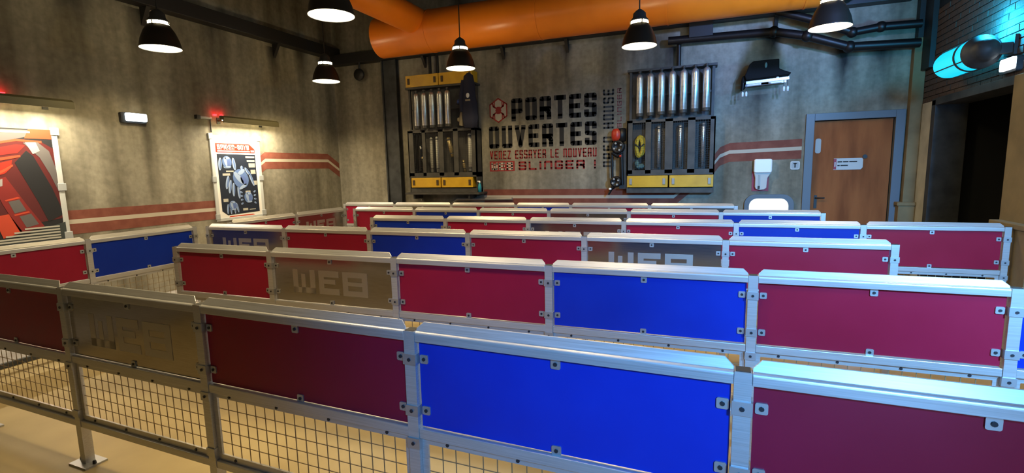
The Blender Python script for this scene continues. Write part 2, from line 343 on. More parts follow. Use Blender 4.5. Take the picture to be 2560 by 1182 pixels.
# dark trunking along the tops of both walls, with brackets
b = MB(); b.box((XL, 1.0, 4.06), (XL + .20, 8.9, 4.27), 'black_paint'); b.box((XL, 2.0, 4.27), (XL + .06, 8.9, 4.30), 'dark_steel')
BR = []
for y in (2.6, 5.0, 7.3):
    k = MB(); k.prism([(0, 0), (.16, .26), (0, .26)], Matrix(((1, 0, 0, XL), (0, 0, 1, y), (0, 1, 0, 3.82), (0, 0, 0, 1))), .06, 'black_paint'); BR.append(k)
o = struct(b.build('trim_7', bevel=.006))
for k in BR: k.build('bracket', o)
b = MB(); b.box((XL, 8.7, 3.92), (2.6, 8.9, 4.12), 'black_paint')
BR = []
for x in (-5.2, -3.55, -2.35, -1.2, 0.9):
    k = MB(); k.prism([(0, 0), (0, .22), (-.15, .22)], Matrix(((0, 0, 1, x), (1, 0, 0, 8.9), (0, 1, 0, 3.72), (0, 0, 0, 1))), .05, 'black_paint'); BR.append(k)
b.box((-.31, 8.62, 3.69), (.04, 8.9, 3.95), 'black_paint')
o = struct(b.build('trim_8', bevel=.006))
for k in BR: k.build('bracket', o)

# painted stripes (paint stands 1.5 mm proud), parts of the walls
def band(T, pts_top, pts_bot, name, parent, m):
    b = MB(); n = len(pts_top)
    for i in range(n - 1):
        b.prism([pts_bot[i], pts_bot[i + 1], pts_top[i + 1], pts_top[i]], T, .0015, m)
    return b.build(name, parent)
TL = LEFTW(XL)
def stripe_run(T, path, parent, h=(.0, -.115, -.17, -.30)):
    """path: (s, z) of the top edge; two red bands with a pale gap"""
    for a, c, m in ((h[0], h[1], 'stripe_red'), (h[1], h[2], 'stripe_light'), (h[2], h[3], 'stripe_red')):
        band(T, [(s, z + a) for s, z in path], [(s, z + c) for s, z in path], 'painted_stripe', parent, m)
stripe_run(TL, [(0.5, 1.345), (5.9, 1.325)], wall_left)
stripe_run(TL, [(6.72, 1.98), (6.93, 2.12), (8.55, 2.12), (8.88, 1.93)], wall_left)
TB = FRONT(YB)
stripe_run(TB, [(-4.0, 1.345), (-0.5, 1.345)], wall_back)
stripe_run(TB, [(-.5, 1.345), (.1, 1.86), (.2, 2.0), (.34, 2.06), (1.36, 2.085)], wall_back)

# painted lettering on the back wall
def letters(name, label, *args, **kw):
    b = MB()
    for a in args: lettering(b, *a[:5], TB, .0022, a[5], **a[6])
    o = b.build(name, wall_back); o['label'] = label; return o
letters('painted_lettering', 'black words PORTES OUVERTES', ('PORTES', -3.40, -1.81, 2.60, 3.01, 'ink_black', dict(t=.085, gap=.24)), ('OUVERTES', -3.865, -1.81, 2.115, 2.525, 'ink_black', dict(t=.082, gap=.26)))
letters('painted_lettering', 'red words VENEZ ESSAYER LE NOUVEAU', ('VENEZ ESSAYER LE NOUVEAU', -3.855, -1.81, 1.91, 2.07, 'ink_red', dict(t=.024, gap=.32)))
b = MB()
lettering(b, 'SLINGER', -3.28, -2.02, 1.70, 1.86, TB, .0022, 'ink_red', t=.036, gap=.28); lettering(b, '!', -1.88, -1.80, 1.70, 1.86, TB, .0022, 'ink_red', t=.03)
b.prism([(-3.865, 1.685), (-3.355, 1.685), (-3.355, 1.875), (-3.865, 1.875)], TB, .0018, 'ink_red')
lettering(b, 'WEB', -3.83, -3.39, 1.71, 1.85, TB, .003, 'ink_pale', t=.034, gap=.2)
o = b.build('painted_lettering', wall_back); o['label'] = 'red words WEB SLINGER!'
# upright words turned a quarter
def TV(x): return Matrix(((0, -1, 0, x), (0, 0, -1, YB), (1, 0, 0, 0), (0, 0, 0, 1)))
b = MB(); lettering(b, 'OPEN HOUSE', 1.72, 3.05, 0, .19, TV(-1.51), .0022, 'ink_grey', t=.033, gap=.34); o = b.build('painted_lettering', wall_back); o['label'] = 'grey words OPEN HOUSE running upward'
b = MB(); lettering(b, 'WEB SLINGER', 2.0, 3.05, 0, .075, TV(-1.38), .0022, 'ink_faded_red', t=.016, gap=.3); o = b.build('painted_lettering', wall_back); o['label'] = 'small faded red words running upward'
# hexagonal spider emblem
b = MB(); hc = Vector((-3.66, 2.815)); R = .215
H = [Vector((hc.x + R * .9 * math.cos(PI / 6 + k * PI / 3), hc.y + R * math.sin(PI / 6 + k * PI / 3))) for k in range(6)]
b.prism([tuple(p) for p in H], TB, .0014, 'ink_pale')
def seg2(b, p, q, t, m, T, h=.0024):
    d = (Vector(q) - Vector(p)).normalized(); n = Vector((-d.y, d.x)) * t / 2; p = Vector(p) - d * t * .3; q = Vector(q) + d * t * .3
    b.prism([tuple(p - n), tuple(q - n), tuple(q + n), tuple(p + n)], T, h, m)
for k in range(6): seg2(b, H[k], H[(k + 1) % 6], .024, 'ink_red', TB)
b.prism([(hc.x + .062 * math.cos(k * PI / 3), hc.y + .075 * math.sin(k * PI / 3)) for k in range(6)], TB, .0026, 'ink_red')
for sx in (-1, 1):
    for sz in (-1, 1):
        P = [(hc.x + sx * .03, hc.y + sz * .03), (hc.x + sx * .10, hc.y + sz * .075), (hc.x + sx * .115, hc.y + sz * .135)]
        seg2(b, P[0], P[1], .028, 'ink_red', TB); seg2(b, P[1], P[2], .03, 'ink_red', TB)
        P = [(hc.x + sx * .08, hc.y + sz * .06), (hc.x + sx * .075, hc.y + sz * .15)]
        seg2(b, P[0], P[1], .02, 'ink_red', TB)
o = b.build('painted_emblem', wall_back); o['label'] = 'dark red spider in a hexagon outline'

# door
door = struct(empty('door_1', (0, 0, 0)))
b = MB(); b.box((1.52, 8.93, .005), (2.515, 8.975, 2.335), 'door_wood'); dp = b.build('door_panel', door, bevel=.003)
b = MB(); b.box((1.395, 8.86, 0), (1.51, 9.0, 2.45), 'door_frame'); b.box((2.525, 8.86, 0), (2.64, 9.0, 2.45), 'door_frame'); b.box((1.51, 8.86, 2.345), (2.525, 9.0, 2.45), 'door_frame'); b.build('door_frame', door, bevel=.004)
b = MB(); b.box((1.565, 8.92, 1.02), (1.605, 8.931, 1.22), 'black_paint'); b.tube([(1.585, 8.93, 1.18), (1.585, 8.885, 1.18), (1.70, 8.885, 1.18)], .011, 'black_paint'); b.build('handle', door)
b = MB(); b.prism(rounded(1.545, 1.86, 1.62, 2.08, .03), FRONT(8.93), .004, 'grey_plastic'); b.build('push_plate', door)
b = MB(); b.prism([(2.195 + .03 * math.cos(k * PI / 8), 1.795 + .03 * math.sin(k * PI / 8)) for k in range(16)], FRONT(8.93), .012, 'black_paint'); b.build('door_viewer', door)
# sign on the door
b = MB(); TS = FRONT(8.928)
b.prism([(1.80, 1.605), (2.15, 1.605), (2.175, 1.635), (2.175, 1.755), (2.16, 1.775), (1.80, 1.775)], TS, .006, 'light_grey'); b.prism([(1.80, 1.61), (1.835, 1.61), (1.835, 1.77), (1.80, 1.77)], TS, .0075, 'crimson'); b.prism([(1.81, 1.65), (1.826, 1.65), (1.826, 1.72), (1.81, 1.72)], TS, .009, 'light_grey')
for (x0, x1, z) in ((1.85, 1.91, 1.715), (1.92, 1.99, 1.715), (2.0, 2.10, 1.715), (1.85, 1.88, 1.66), (1.89, 1.985, 1.66)): b.box((x0, 8.9195, z), (x1, 8.925, z + .016), 'ink_black')
tag(b.build('door_sign'), 'pale sign plate with a dark red end strip fixed to the brown door', 'sign')
# switch plate beside the door frame
b = MB(); b.prism(rounded(1.215, 1.62, 1.345, 1.75, .025), TB, .012, 'light_grey'); b.prism(rounded(1.23, 1.635, 1.33, 1.735, .02), TB, .015, 'grey_plastic'); b.prism([(1.27, 1.65), (1.29, 1.65), (1.29, 1.72), (1.27, 1.72)], TB, .018, 'ink_grey'); b.prism([(1.255, 1.705), (1.305, 1.705), (1.305, 1.72), (1.255, 1.72)], TB, .018, 'ink_grey')
tag(b.build('switch_plate'), 'small square grey push plate on the concrete wall beside the door frame', 'switch')

# ------------------------------------------------------------------ queue barriers
HR = 1.10
def clip_mesh():
    b = MB(); b.prism(rounded(-.018, -.018, .018, .018, .006, 3), Matrix(((1, 0, 0, 0), (0, 0, -1, 0), (0, 1, 0, 0), (0, 0, 0, 1))), .006, 'steel_clip'); return b.mesh('clip')
def bolt_mesh():
    b = MB(); b.prism([(.0075 * math.cos(k * PI / 4), .0075 * math.sin(k * PI / 4)) for k in range(8)], Matrix(((1, 0, 0, 0), (0, 0, -1, 0), (0, 1, 0, 0), (0, 0, 0, 1))), .004, 'bolt'); return b.mesh('bolt')
def collar_mesh():
    b = MB(); b.box((-.0295, -.0305, -.022), (.0295, -.0255, .022), 'steel_clip'); b.box((-.0295, -.0255, -.022), (-.0258, .02, .022), 'steel_clip'); b.box((.0258, -.0255, -.022), (.0295, .02, .022), 'steel_clip'); return b.mesh('collar')
def post_mesh():
    b = MB(); b.box((-.025, -.025, .012), (.025, .025, HR), 'aluminium'); b.box((-.021, -.021, HR), (.021, .021, HR + .002), 'post_cap'); return b.mesh('post')
def plate_mesh():
    b = MB(); b.box((-.085, -.06, 0), (.085, .06, .012), 'steel_clip')
    for x in (-.065, .065): b.lathe([(0, .03), (.009, .029), (.011, .012)], (x, 0, 0), 'bolt', 8)
    return b.mesh('base_plate')
CLIP, BOLT, COLLAR, POST, PLATE = clip_mesh(), bolt_mesh(), collar_mesh(), post_mesh(), plate_mesh()
ZP1, ZP0 = HR - .042, HR - .400           # panel top and bottom
WEBT = lambda y: FRONT(y)

def barrier(loc, rotz, posts, bays, label, detail=True):
    root = empty('queue_barrier', loc, rotz); tag(root, label, 'barrier', 'metal queue barriers')
    for i, x in enumerate(posts):
        p = put('post', POST, root, (x, 0, 0)); put('base_plate', PLATE, p, (0, 0, 0))
        for z in (HR - .115, HR - .33, HR - .47, .33):
            c = put('collar', COLLAR, p, (0, 0, z))
            if z > .6: put('bolt', BOLT, p, (0, -.0305, z))
    for (x0, x1, kind) in zip(posts, posts[1:], bays):
        a, c = x0 + .026, x1 - .026
        # top rail: square tube with a leaning fin whose ends are cut off
        b = MB(); rr_ = .012
        prof = [(.018, -.041), (.018, 0)] + [(-.024 + rr_ - rr_ * math.sin(k * PI / 10), -rr_ + rr_ * math.cos(k * PI / 10)) for k in range(6)] + [(-.024, -.041)]
        b.prism(prof, Matrix(((0, 0, 1, a), (1, 0, 0, 0), (0, 1, 0, HR), (0, 0, 0, 1))), c - a, 'aluminium')
        s0, s1 = Vector((0, -.011, HR)), Vector((0, .008, HR + .034))
        fin = [(a, s0), (c, s0), (c, s0 + (s1 - s0) * .3), (c - .026, s1), (a + .026, s1), (a, s0 + (s1 - s0) * .3)]
        th = Vector((0, .004, 0)); n = 6
        vs = [Vector((x, q.y, q.z)) for x, q in fin]; vs += [v + th for v in vs]
        b.raw(vs, [tuple(range(n)), tuple(range(2 * n - 1, n - 1, -1))] + [(i, n + i, n + (i + 1) % n, (i + 1) % n) for i in range(n)], 'aluminium')
        b.build('top_rail', root, bevel=.0025)
        b = MB(); b.box((a, -.022, HR - .447), (c, .022, HR - .405), 'aluminium'); b.build('middle_rail', root, bevel=.0025)
        b = MB(); b.box((a, -.022, .246), (c, .022, .286), 'aluminium'); b.build('bottom_rail', root, bevel=.0025)
        # panel
        m = {'R': 'panel_red', 'B': 'panel_blue', 'W': 'brushed_steel'}[kind]
        b = MB(); b.box((a + .006, -.003, ZP0), (c - .006, .005, ZP1), m); pn = b.build('panel', root)
        pn['label'] = {'R': 'red laminate panel', 'B': 'blue laminate panel', 'W': 'brushed steel panel with frosted letters'}[kind]
        if kind == 'W':
            W = c - a; b = MB(); lx0, lx1 = a + W * .17, a + W * .80; zz0, zz1 = ZP0 + .075, ZP0 + .265; TT = FRONT(-.003); u = (lx1 - lx0)
            t = .05
            for x in (0, .13, .265):        # the W is three bars on a foot
                top = zz1 if x != .13 else zz1 - .035
                b.box((lx0 + x * u * .9, -.0042, zz0), (lx0 + x * u * .9 + t * (1 if x != .13 else .8), -.003, top), 'frosted_steel')
            b.box((lx0, -.0042, zz0), (lx0 + .265 * .9 * u + t, -.003, zz0 + t * .9), 'frosted_steel')
            e = lx0 + .36 * u
            for q0, q1 in ((zz1 - t, zz1), (zz0 + .085, zz0 + .122), (zz0, zz0 + t)): b.box((e, -.0042, q0), (e + .27 * u - (.035 if q0 == zz0 + .085 else 0), -.003, q1), 'frosted_steel')
            b.box((e, -.0043, zz0), (e + t, -.003, zz1), 'frosted_steel')
            e = lx0 + .68 * u
            for q0, q1 in ((zz1 - t * .85, zz1), (zz0 + .082, zz0 + .112), (zz0, zz0 + t * .85)): b.box((e, -.0042, q0), (e + .32 * u, -.003, q1), 'frosted_steel')
            b.box((e, -.0043, zz0), (e + t, -.003, zz1), 'frosted_steel'); b.box((e + .32 * u - t, -.0043, zz0 + .105), (e + .32 * u, -.003, zz1), 'frosted_steel'); b.box((e + .32 * u - t, -.0043, zz0), (e + .32 * u, -.003, zz0 + .09), 'frosted_steel')
            o = b.build('frosted_lettering', pn); o['label'] = 'frosted letters WEB'
        mid = (x0 + x1) / 2
        for (x, z) in ((x0 + .055, HR - .115), (x0 + .055, HR - .33), (x1 - .055, HR - .115), (x1 - .055, HR - .33), (mid, HR - .062), (mid, HR - .388)):
            cl = put('clip', CLIP, root, (x, -.003, z)); put('bolt', BOLT, cl, (0, -.006, 0))
        # wire mesh infill in a flat frame
        z0, z1 = .286, HR - .447
        b = MB(); b.box((a, -.006, z1 - .028), (c, .004, z1), 'aluminium'); b.box((a, -.006, z0), (c, .004, z0 + .034), 'aluminium'); b.box((a, -.006, z0 + .034), (a + .028, .004, z1 - .028), 'aluminium'); b.box((c - .028, -.006, z0 + .034), (c, .004, z1 - .028), 'aluminium')
        fr = b.build('mesh_frame', root)
        nb = 4
        for k in range(nb):
            x = a + .12 + (c - a - .24) * k / (nb - 1)
            put('bolt', BOLT, fr, (x, -.006, z1 - .014)); put('bolt', BOLT, fr, (x, -.006, z0 + .017))
        b = MB(); nx = max(4, round((c - a - .056) / .062)); rw = .0016
        for k in range(1, nx):
            x = a + .028 + (c - a - .056) * k / nx; b.box((x - rw, .004, z0 + .03), (x + rw, .004 + 2 * rw, z1 - .02), 'wire')
        nz = 5
        for k in range(1, nz):
            z = z0 + .034 + (z1 - z0 - .062) * k / nz; b.box((a + .02, .004 - rw, z - rw), (c - .02, .004 + rw, z + rw), 'wire')
        o = b.build('wire_mesh', root); o['kind'] = 'stuff'
    return root

barrier((-3.481, 1.730, 0), -.0298, [-1.2, 0, 1.17, 2.404, 3.605, 4.80], 'RWRBR', 'long queue barrier closest of all, its wire mesh and post feet showing on the floor')
barrier((-4.425, 3.079, 0), .0021, [0, 1.106, 2.305, 3.487, 4.69, 5.844, 6.98], 'RWRBRB', 'queue barrier in the second row, starting with a red panel at a free end')
barrier((-5.78, 4.453, 0), .0083, [0, 1.22, 2.40, 3.578, 4.756, 5.949, 7.119], 'WRBRWR', 'queue barrier in the third row, with two WEB steel panels and a red end panel')
barrier((-4.323, 5.804, 0), .0111, [0, 1.144, 2.29, 3.453, 4.641, 5.793, 6.910], 'BRWRBR', 'queue barrier in the fourth row, from a blue panel to a red one')
barrier((-5.70, 7.175, 0), -.0018, [0, 1.204, 2.372, 3.528, 4.702, 5.898, 7.066], 'RBRWRB', 'queue barrier in the fifth row, ending with a blue panel in front of the door')
barrier((-6.85, 8.322, 0), -.0043, [0, 1.196, 2.444, 3.726, 4.721, 6.018, 7.285], 'RWRBRW', 'queue barrier farthest back, just below the cylinder racks on the wall')
barrier((-5.925, .80, 0), PI / 2, [0, 1.2, 2.397, 3.56], 'WRB', 'queue barrier along the side wall with a dark blue panel, below the machine poster')
barrier((-5.90, 4.86, 0), PI / 2, [0, 1.152, 2.26], 'RW', 'short queue barrier of two panels along the side wall, below the robot diagram poster')

# ------------------------------------------------------------------ pendant lamps
def lamp_proto():
    root = empty('pendant_lamp')
    b = MB(); b.lathe([(.222, .002), (.228, 0), (.224, .01), (.205, .10), (.165, .20), (.125, .265), (.118, .275)], (0, 0, 0), 'lamp_black', 40)
    b.lathe([(.114, .275), (.12, .262), (.16, .195), (.20, .095), (.219, .01), (.222, .002)], (0, 0, 0), 'white_plastic', 40); b.build('shade', root)
    b = MB(); b.lathe([(0, .008), (.213, .010), (.217, .016)], (0, 0, 0), 'lamp_glow', 40); b.build('diffuser', root)
    b = MB(); b.lathe([(.112, .262), (.106, .315)], (0, 0, 0), 'slot_glow', 32); b.build('light_slot', root)
    b = MB(); b.lathe([(0, .315), (.118, .312), (.112, .33), (.085, .36), (.08, .41), (.05, .44), (.02, .46), (0, .47)], (0, 0, 0), 'dark_steel', 32)
    for k in range(4):
        t = k * PI / 2 + .4; b.box((-.007, -.005, .268), (.007, .005, .318), 'dark_steel', Matrix.Translation((.115 * math.cos(t), .115 * math.sin(t), 0)))
    b.build('cap', root)
    b = MB(); b.tube([(0, 0, .45), (0, 0, ZC - 3.27)], .0085, 'black_paint', 8); b.build('cord', root)
    return root
lamps = [(-6.25, 4.43, 'pendant lamp hanging near the stained side wall, beside the emergency light', .42), (-3.52, 4.26, 'pendant lamp hanging closest overhead, beside the orange branch duct', .75),
         (-6.09, 7.13, 'pendant lamp hanging near the corner beyond the robot diagram poster', .75), (-3.57, 7.2, 'pendant lamp in front of the rack with the yellow top drawers', .8),
         (-.86, 6.97, 'pendant lamp hanging before the painted words and the seven cylinder rack', .6), (1.30, 7.05, 'pendant lamp hanging in front of the black pipework near the door', .3),
         (-.85, 4.2, 'pendant lamp out of view above the middle of the queue rows', .8), (1.75, 4.3, 'pendant lamp out of view above the ends of the queue rows', .3), (-2.6, 1.95, 'pendant lamp out of view above the nearest barrier', 1.15), (-6.2, 1.62, 'pendant lamp out of view above the end of the nearest barrier', .1), (-.85, 1.62, 'pendant lamp out of view above the blue panel of the nearest barrier', .6)]
proto = lamp_proto()
for i, (x, y, lab, k) in enumerate(lamps):
    o = proto if i == 0 else copy_tree(proto)
    o.location = (x, y, 3.27); tag(o, lab, 'lamp', 'pendant lamps over the queue')
    s = spot('lamp_light', (x, y, 3.25), (x, y, 0), LAMP_W * k, WARM, 152, .35, .12)

# ------------------------------------------------------------------ orange ducts
b = MB()
PZ, PY, PR = 4.19, 8.25, .36
b.tube([(-5.72, PY, PZ), (-5.60, PY, PZ), (1.4, PY, PZ), (1.72, PY, PZ + .06), (1.98, PY, PZ + .22), (2.12, PY, PZ + .5), (2.14, PY, PZ + .95)], PR, 'orange_paint', 48)
duct = tag(b.build('ventilation_duct'), 'thick orange duct running along the top of the back wall', 'duct')
for x in (-4.62, -2.6, -.6, 1.2):
    b = MB(); b.tube([(x - .012, PY, PZ), (x + .012, PY, PZ)], PR + .006, 'orange_paint', 48); b.build('seam_ring', duct)
b = MB(); b.tube([(-4.85, PY, 4.34), (-4.85, 5.9, 4.34)], .235, 'orange_paint', 36); b.tube([(-4.85, 5.95, 4.34), (-4.85, 5.6, 4.36), (-4.85, 5.35, 4.48), (-4.85, 5.22, 4.75), (-4.85, 5.2, 5.18)], .24, 'orange_paint', 36); b.build('branch_duct', duct)
b = MB(); b.tube([(-4.85, 5.93, 4.34), (-4.85, 5.97, 4.34)], .247, 'orange_paint', 36); b.build('seam_ring', duct)
b = MB(); b.tube([(-2.0, PY - .1, PZ + .1), (-2.0, PY - .62, PZ + .62), (-2.0, PY - .7, 5.18)], .16, 'orange_paint', 32); b.build('branch_duct', duct)

# black pipework by the door
def pipe(pts, r, label):
    b = MB(); b.tube(pts, r, 'black_gloss', 14)
    for p in pts[1:-1]: b.blob(p, (r * 1.35,) * 3, 'black_gloss', 14, 8)
    return tag(b.build('wall_pipe'), label, 'pipe')
pipe([(-.62, 8.7, 3.69), (.88, 8.7, 3.66), (1.30, 8.55, 3.52), (1.84, 8.62, 3.33), (2.66, 8.62, 3.30)], .062, 'lower black pipe bending along the back wall above the door')
pipe([(.9, 8.62, 3.93), (1.40, 8.55, 3.72), (1.86, 8.6, 3.52), (2.2, 8.62, 3.56), (2.66, 8.62, 3.55)], .055, 'upper black pipe bending beside the lamp above the door')

pipe([(-5.02, 8.80, 3.95), (-5.02, 8.80, 3.33)], .03, 'thin dark upright pipe above the yellow top drawers, nearer the corner')
pipe([(-4.86, 8.80, 3.95), (-4.86, 8.80, 3.33)], .03, 'thin dark upright pipe above the yellow top drawers, nearer the painted words')
pipe([(-.46, 8.80, 3.64), (-.46, 8.80, 3.30)], .035, 'short black upright pipe above the seven cylinder rack')
# hanging pulley block near the corner
b = MB(); b.tube([(-6.6, 8.72, 3.68), (-6.6, 8.72, 4.0)], .022, 'black_paint', 8); b.lathe([(0, -.03), (.11, -.03), (.12, 0), (.11, .03), (0, .03)], (-6.6, 8.70, 3.68), 'black_paint', 24, Matrix.Rotation(PI / 2, 4, 'X'))
tag(b.build('hanging_pulley'), 'black pulley wheel hanging on a rod near the room corner', 'pulley')

# ------------------------------------------------------------------ posters, picture lights, emergency light on the side wall
def flat(b, pts, m, k, T): b.prism(pts, T, .004 + .0007 * k, m)
def ell(cx, cz, rx, rz, a=0.0, n=18):
    out = []
    for i in range(n):
        t = 2 * PI * i / n; x, z = rx * math.cos(t), rz * math.sin(t); out.append((cx + x * math.cos(a) - z * math.sin(a), cz + x * math.sin(a) + z * math.cos(a)))
    return out
def rect(x0, z0, x1, z1): return [(x0, z0), (x1, z0), (x1, z1), (x0, z1)]

# robot diagram poster: s from 5.87 to 6.80, z from 1.00 to 2.36
pr = empty('robot_poster', (XL, 6.33, 1.0)); tag(pr, 'poster of pale blue robot diagrams on black with a red and white heading', 'poster')
TP = Matrix(((0, 0, 1, .012), (1, 0, 0, -6.33), (0, 1, 0, -1.0), (0, 0, 0, 1)))
b = MB(); b.prism(rect(5.885, 1.01, 6.775, 2.365), TP, .004, 'poster_white'); b.build('print', pr)
pb = MB(); F = lambda pts, m, k: flat(pb, pts, m, k, TP)
F([(5.96, 1.14), (6.06, 1.065), (6.70, 1.085), (6.70, 2.07), (5.955, 2.07)], 'poster_navy', 1)
F([(5.945, 2.095), (6.70, 2.095), (6.70, 2.16), (6.60, 2.245), (5.945, 2.245)], 'poster_red', 1)
F([(6.06, 1.02), (6.62, 1.02), (6.56, 1.05), (6.10, 1.05)], 'poster_orange', 1)
def bot(cx, cz, s, legs, tilt):
    for (lx, lz, rx, rz, a) in legs: F(ell(cx + lx * s, cz + lz * s, rx * s, rz * s, a), 'poster_pale', 3); F(ell(cx + lx * s + .012 * s, cz + lz * s, rx * .45 * s, rz * .8 * s, a), 'poster_blue', 4)
    F(ell(cx, cz, .17 * s, .19 * s, tilt), 'poster_blue', 5); F(ell(cx - .05 * s, cz + .02 * s, .05 * s, .15 * s, tilt + .2), 'poster_pale', 6); F(ell(cx + .06 * s, cz - .03 * s, .06 * s, .10 * s, tilt), 'poster_mid', 6); F(ell(cx + .02 * s, cz + .13 * s, .09 * s, .04 * s, tilt), 'poster_pale', 6); F(ell(cx + .03 * s, cz - .15 * s, .10 * s, .03 * s, tilt), 'poster_pale', 6)
bot(6.13, 1.94, .52, [(-.25, -.06, .06, .20, -.12), (.25, -.06, .06, .20, .12), (0, -.15, .14, .05, 0)], 0)
bot(6.37, 1.66, .88, [(-.30, -.06, .035, .13, -.25), (-.25, -.14, .032, .13, -.2), (-.18, -.20, .03, .13, -.08), (-.07, -.25, .03, .13, 0.05), (.24, .0, .03, .16, .35), (.16, .14, .03, .09, .6), (.04, .21, .03, .04, 0)], .5)
bot(6.17, 1.22, .42, [(-.24, -.12, .045, .20, -.1), (-.10, -.14, .04, .20, 0), (.08, -.15, .04, .18, 0), (.2, -.1, .045, .2, .2)], 0)
bot(6.49, 1.34, .5, [(sx * .27, -.2 + .13 * q, .05, .03, (.5 - .33 * q) * -sx) for sx in (-1, 1) for q in range(4)], 0)
for (x0, z0, x1, z1) in ((6.50, 2.01, 6.68, 2.04), (6.52, 1.945, 6.68, 1.975), (6.55, 1.85, 6.68, 1.92), (6.58, 1.74, 6.68, 1.81), (6.60, 1.55, 6.69, 1.62), (6.10, 1.78, 6.24, 1.80), (6.03, 1.72, 6.17, 1.755), (6.44, 1.41, 6.54, 1.455), (6.0, 1.29, 6.09, 1.34), (6.36, 1.12, 6.46, 1.16), (6.49, 1.125, 6.62, 1.138)): F(rect(x0, z0, x1, z1), 'poster_text', 2)
lettering(pb, 'SPIDER-BOTS', 5.975, 6.585, 2.145, 2.225, TP, .006, 'poster_white', t=.017, gap=.22)
F(rect(5.975, 2.11, 6.60, 2.128), 'poster_white', 2); F(rect(6.62, 2.11, 6.685, 2.14), 'poster_white', 2); pb.build('artwork', pr)
def poster_frame(par, s0, s1, z0, z1, ox, oz):
    T = Matrix(((0, 0, 1, 0), (1, 0, 0, -ox), (0, 1, 0, -oz), (0, 0, 0, 1))); b = MB()
    for x0, z0_, x1, z1_ in ((s0 - .03, z0 - .03, s0 + .025, z1 + .02), (s1 - .02, z0 - .03, s1 + .04, z1 + .02), (s0 + .025, z0 - .03, s1 - .02, z0 + .02)): b.prism(rect(x0, z0_, x1, z1_), T, .02, 'light_grey')
    b.build('frame', par, bevel=.003)
    for zz in (z0 + .45 * (z1 - z0), z0, z1 - .06):
        for r_ in (rect(s1 - .025, zz, s1 + .06, zz + .09), rect(s0 - .045, zz, s0 + .025, zz + .09)): b = MB(); b.prism(r_, T, .028, 'grey_plastic'); b.build('frame_clamp', par, bevel=.003)
poster_frame(pr, 5.885, 6.775, 1.01, 2.365, 6.33, 1.0)

# red machine poster: s from 2.6 to 3.78
pr = empty('machine_poster', (XL, 3.19, .97)); tag(pr, 'poster of a glossy red machine on dark grey, nearest along the side wall', 'poster')
TP = Matrix(((0, 0, 1, .012), (1, 0, 0, -3.19), (0, 1, 0, -.97), (0, 0, 0, 1)))
b = MB(); b.prism(rect(2.6, .985, 3.785, 2.31), TP, .004, 'poster_red'); b.build('print', pr)
pb = MB()
F(rect(2.6, .985, 3.785, 2.31), 'poster_black', 1)
F([(2.6, 2.0), (3.10, 2.10), (3.45, 2.20), (3.58, 2.235), (3.785, 2.2), (3.785, 2.295), (2.6, 2.295)], 'poster_grey2', 2)
F([(3.50, 2.20), (3.785, 2.2), (3.785, 2.31), (3.55, 2.31)], 'poster_orange', 3)
F([(2.6, 2.262), (3.56, 2.262), (3.56, 2.282), (2.6, 2.282)], 'poster_white', 4)
# body of the machine: bands of red from bright edge to dark side
F([(2.6, 1.96), (3.05, 2.09), (3.42, 2.17), (3.66, 2.16), (3.78, 2.08), (3.785, 1.25), (3.55, 1.22), (3.2, 1.15), (2.6, 1.05)], 'poster_darkred', 2)
F([(2.6, 1.99), (3.05, 2.11), (3.42, 2.19), (3.66, 2.175), (3.66, 2.15), (3.42, 2.165), (3.05, 2.08), (2.6, 1.96)], 'poster_orange', 4)
F([(3.02, 2.03), (3.42, 2.13), (3.5, 2.12), (3.42, 2.03), (3.2, 1.99), (3.0, 1.93)], 'poster_red2', 4)
F([(3.0, 1.90), (3.22, 1.97), (3.44, 2.01), (3.44, 1.985), (3.22, 1.935), (3.0, 1.87)], 'poster_orange', 5)
F([(2.8, 1.88), (3.05, 1.86), (3.36, 1.95), (3.34, 1.86), (3.28, 1.80), (3.12, 1.74), (3.0, 1.5), (2.6, 1.3), (2.6, 1.9)], 'poster_red', 4)
F([(3.16, 1.78), (3.27, 1.845), (3.36, 1.90), (3.36, 1.88), (3.28, 1.82), (3.17, 1.755)], 'poster_orange', 5)
F([(3.38, 1.92), (3.50, 2.06), (3.56, 2.0), (3.70, 1.62), (3.785, 1.30), (3.62, 1.22), (3.55, 1.45)], 'poster_black', 4)
F([(3.48, 2.15), (3.62, 2.16), (3.72, 2.06), (3.785, 1.75), (3.785, 1.50), (3.70, 1.78), (3.62, 1.98)], 'poster_grey2', 5)
F([(3.50, 2.155), (3.60, 2.16), (3.63, 2.06), (3.56, 2.02)], 'poster_grey', 6)
F([(3.14, 1.72), (3.28, 1.76), (3.44, 1.42), (3.57, 1.17), (3.34, 1.11), (3.22, 1.45)], 'poster_red2', 5)
F([(3.15, 1.715), (3.25, 1.74), (3.24, 1.66), (3.17, 1.64)], 'poster_grey', 6)
F([(3.24, 1.50), (3.36, 1.53), (3.385, 1.515), (3.25, 1.485)], 'poster_orange', 6); F([(3.30, 1.33), (3.44, 1.36), (3.455, 1.345), (3.31, 1.315)], 'poster_orange', 6)
F([(3.27, 1.48), (3.37, 1.50), (3.42, 1.37), (3.31, 1.345)], 'poster_grey2', 6); F([(3.35, 1.305), (3.46, 1.33), (3.52, 1.20), (3.40, 1.17)], 'poster_grey2', 6)
F([(3.12, 1.32), (3.26, 1.34), (3.36, 1.12), (3.18, 1.07)], 'poster_orange', 5)
# emblem plate
F([(2.98, 1.62), (3.02, 1.76), (3.09, 1.76), (3.16, 1.62), (3.14, 1.50), (3.08, 1.51)], 'poster_plate', 6); F([(3.02, 1.62), (3.045, 1.72), (3.075, 1.72), (3.11, 1.63), (3.10, 1.55), (3.07, 1.56)], 'poster_red2', 7); F(ell(3.065, 1.64, .02, .03), 'poster_plate', 8)
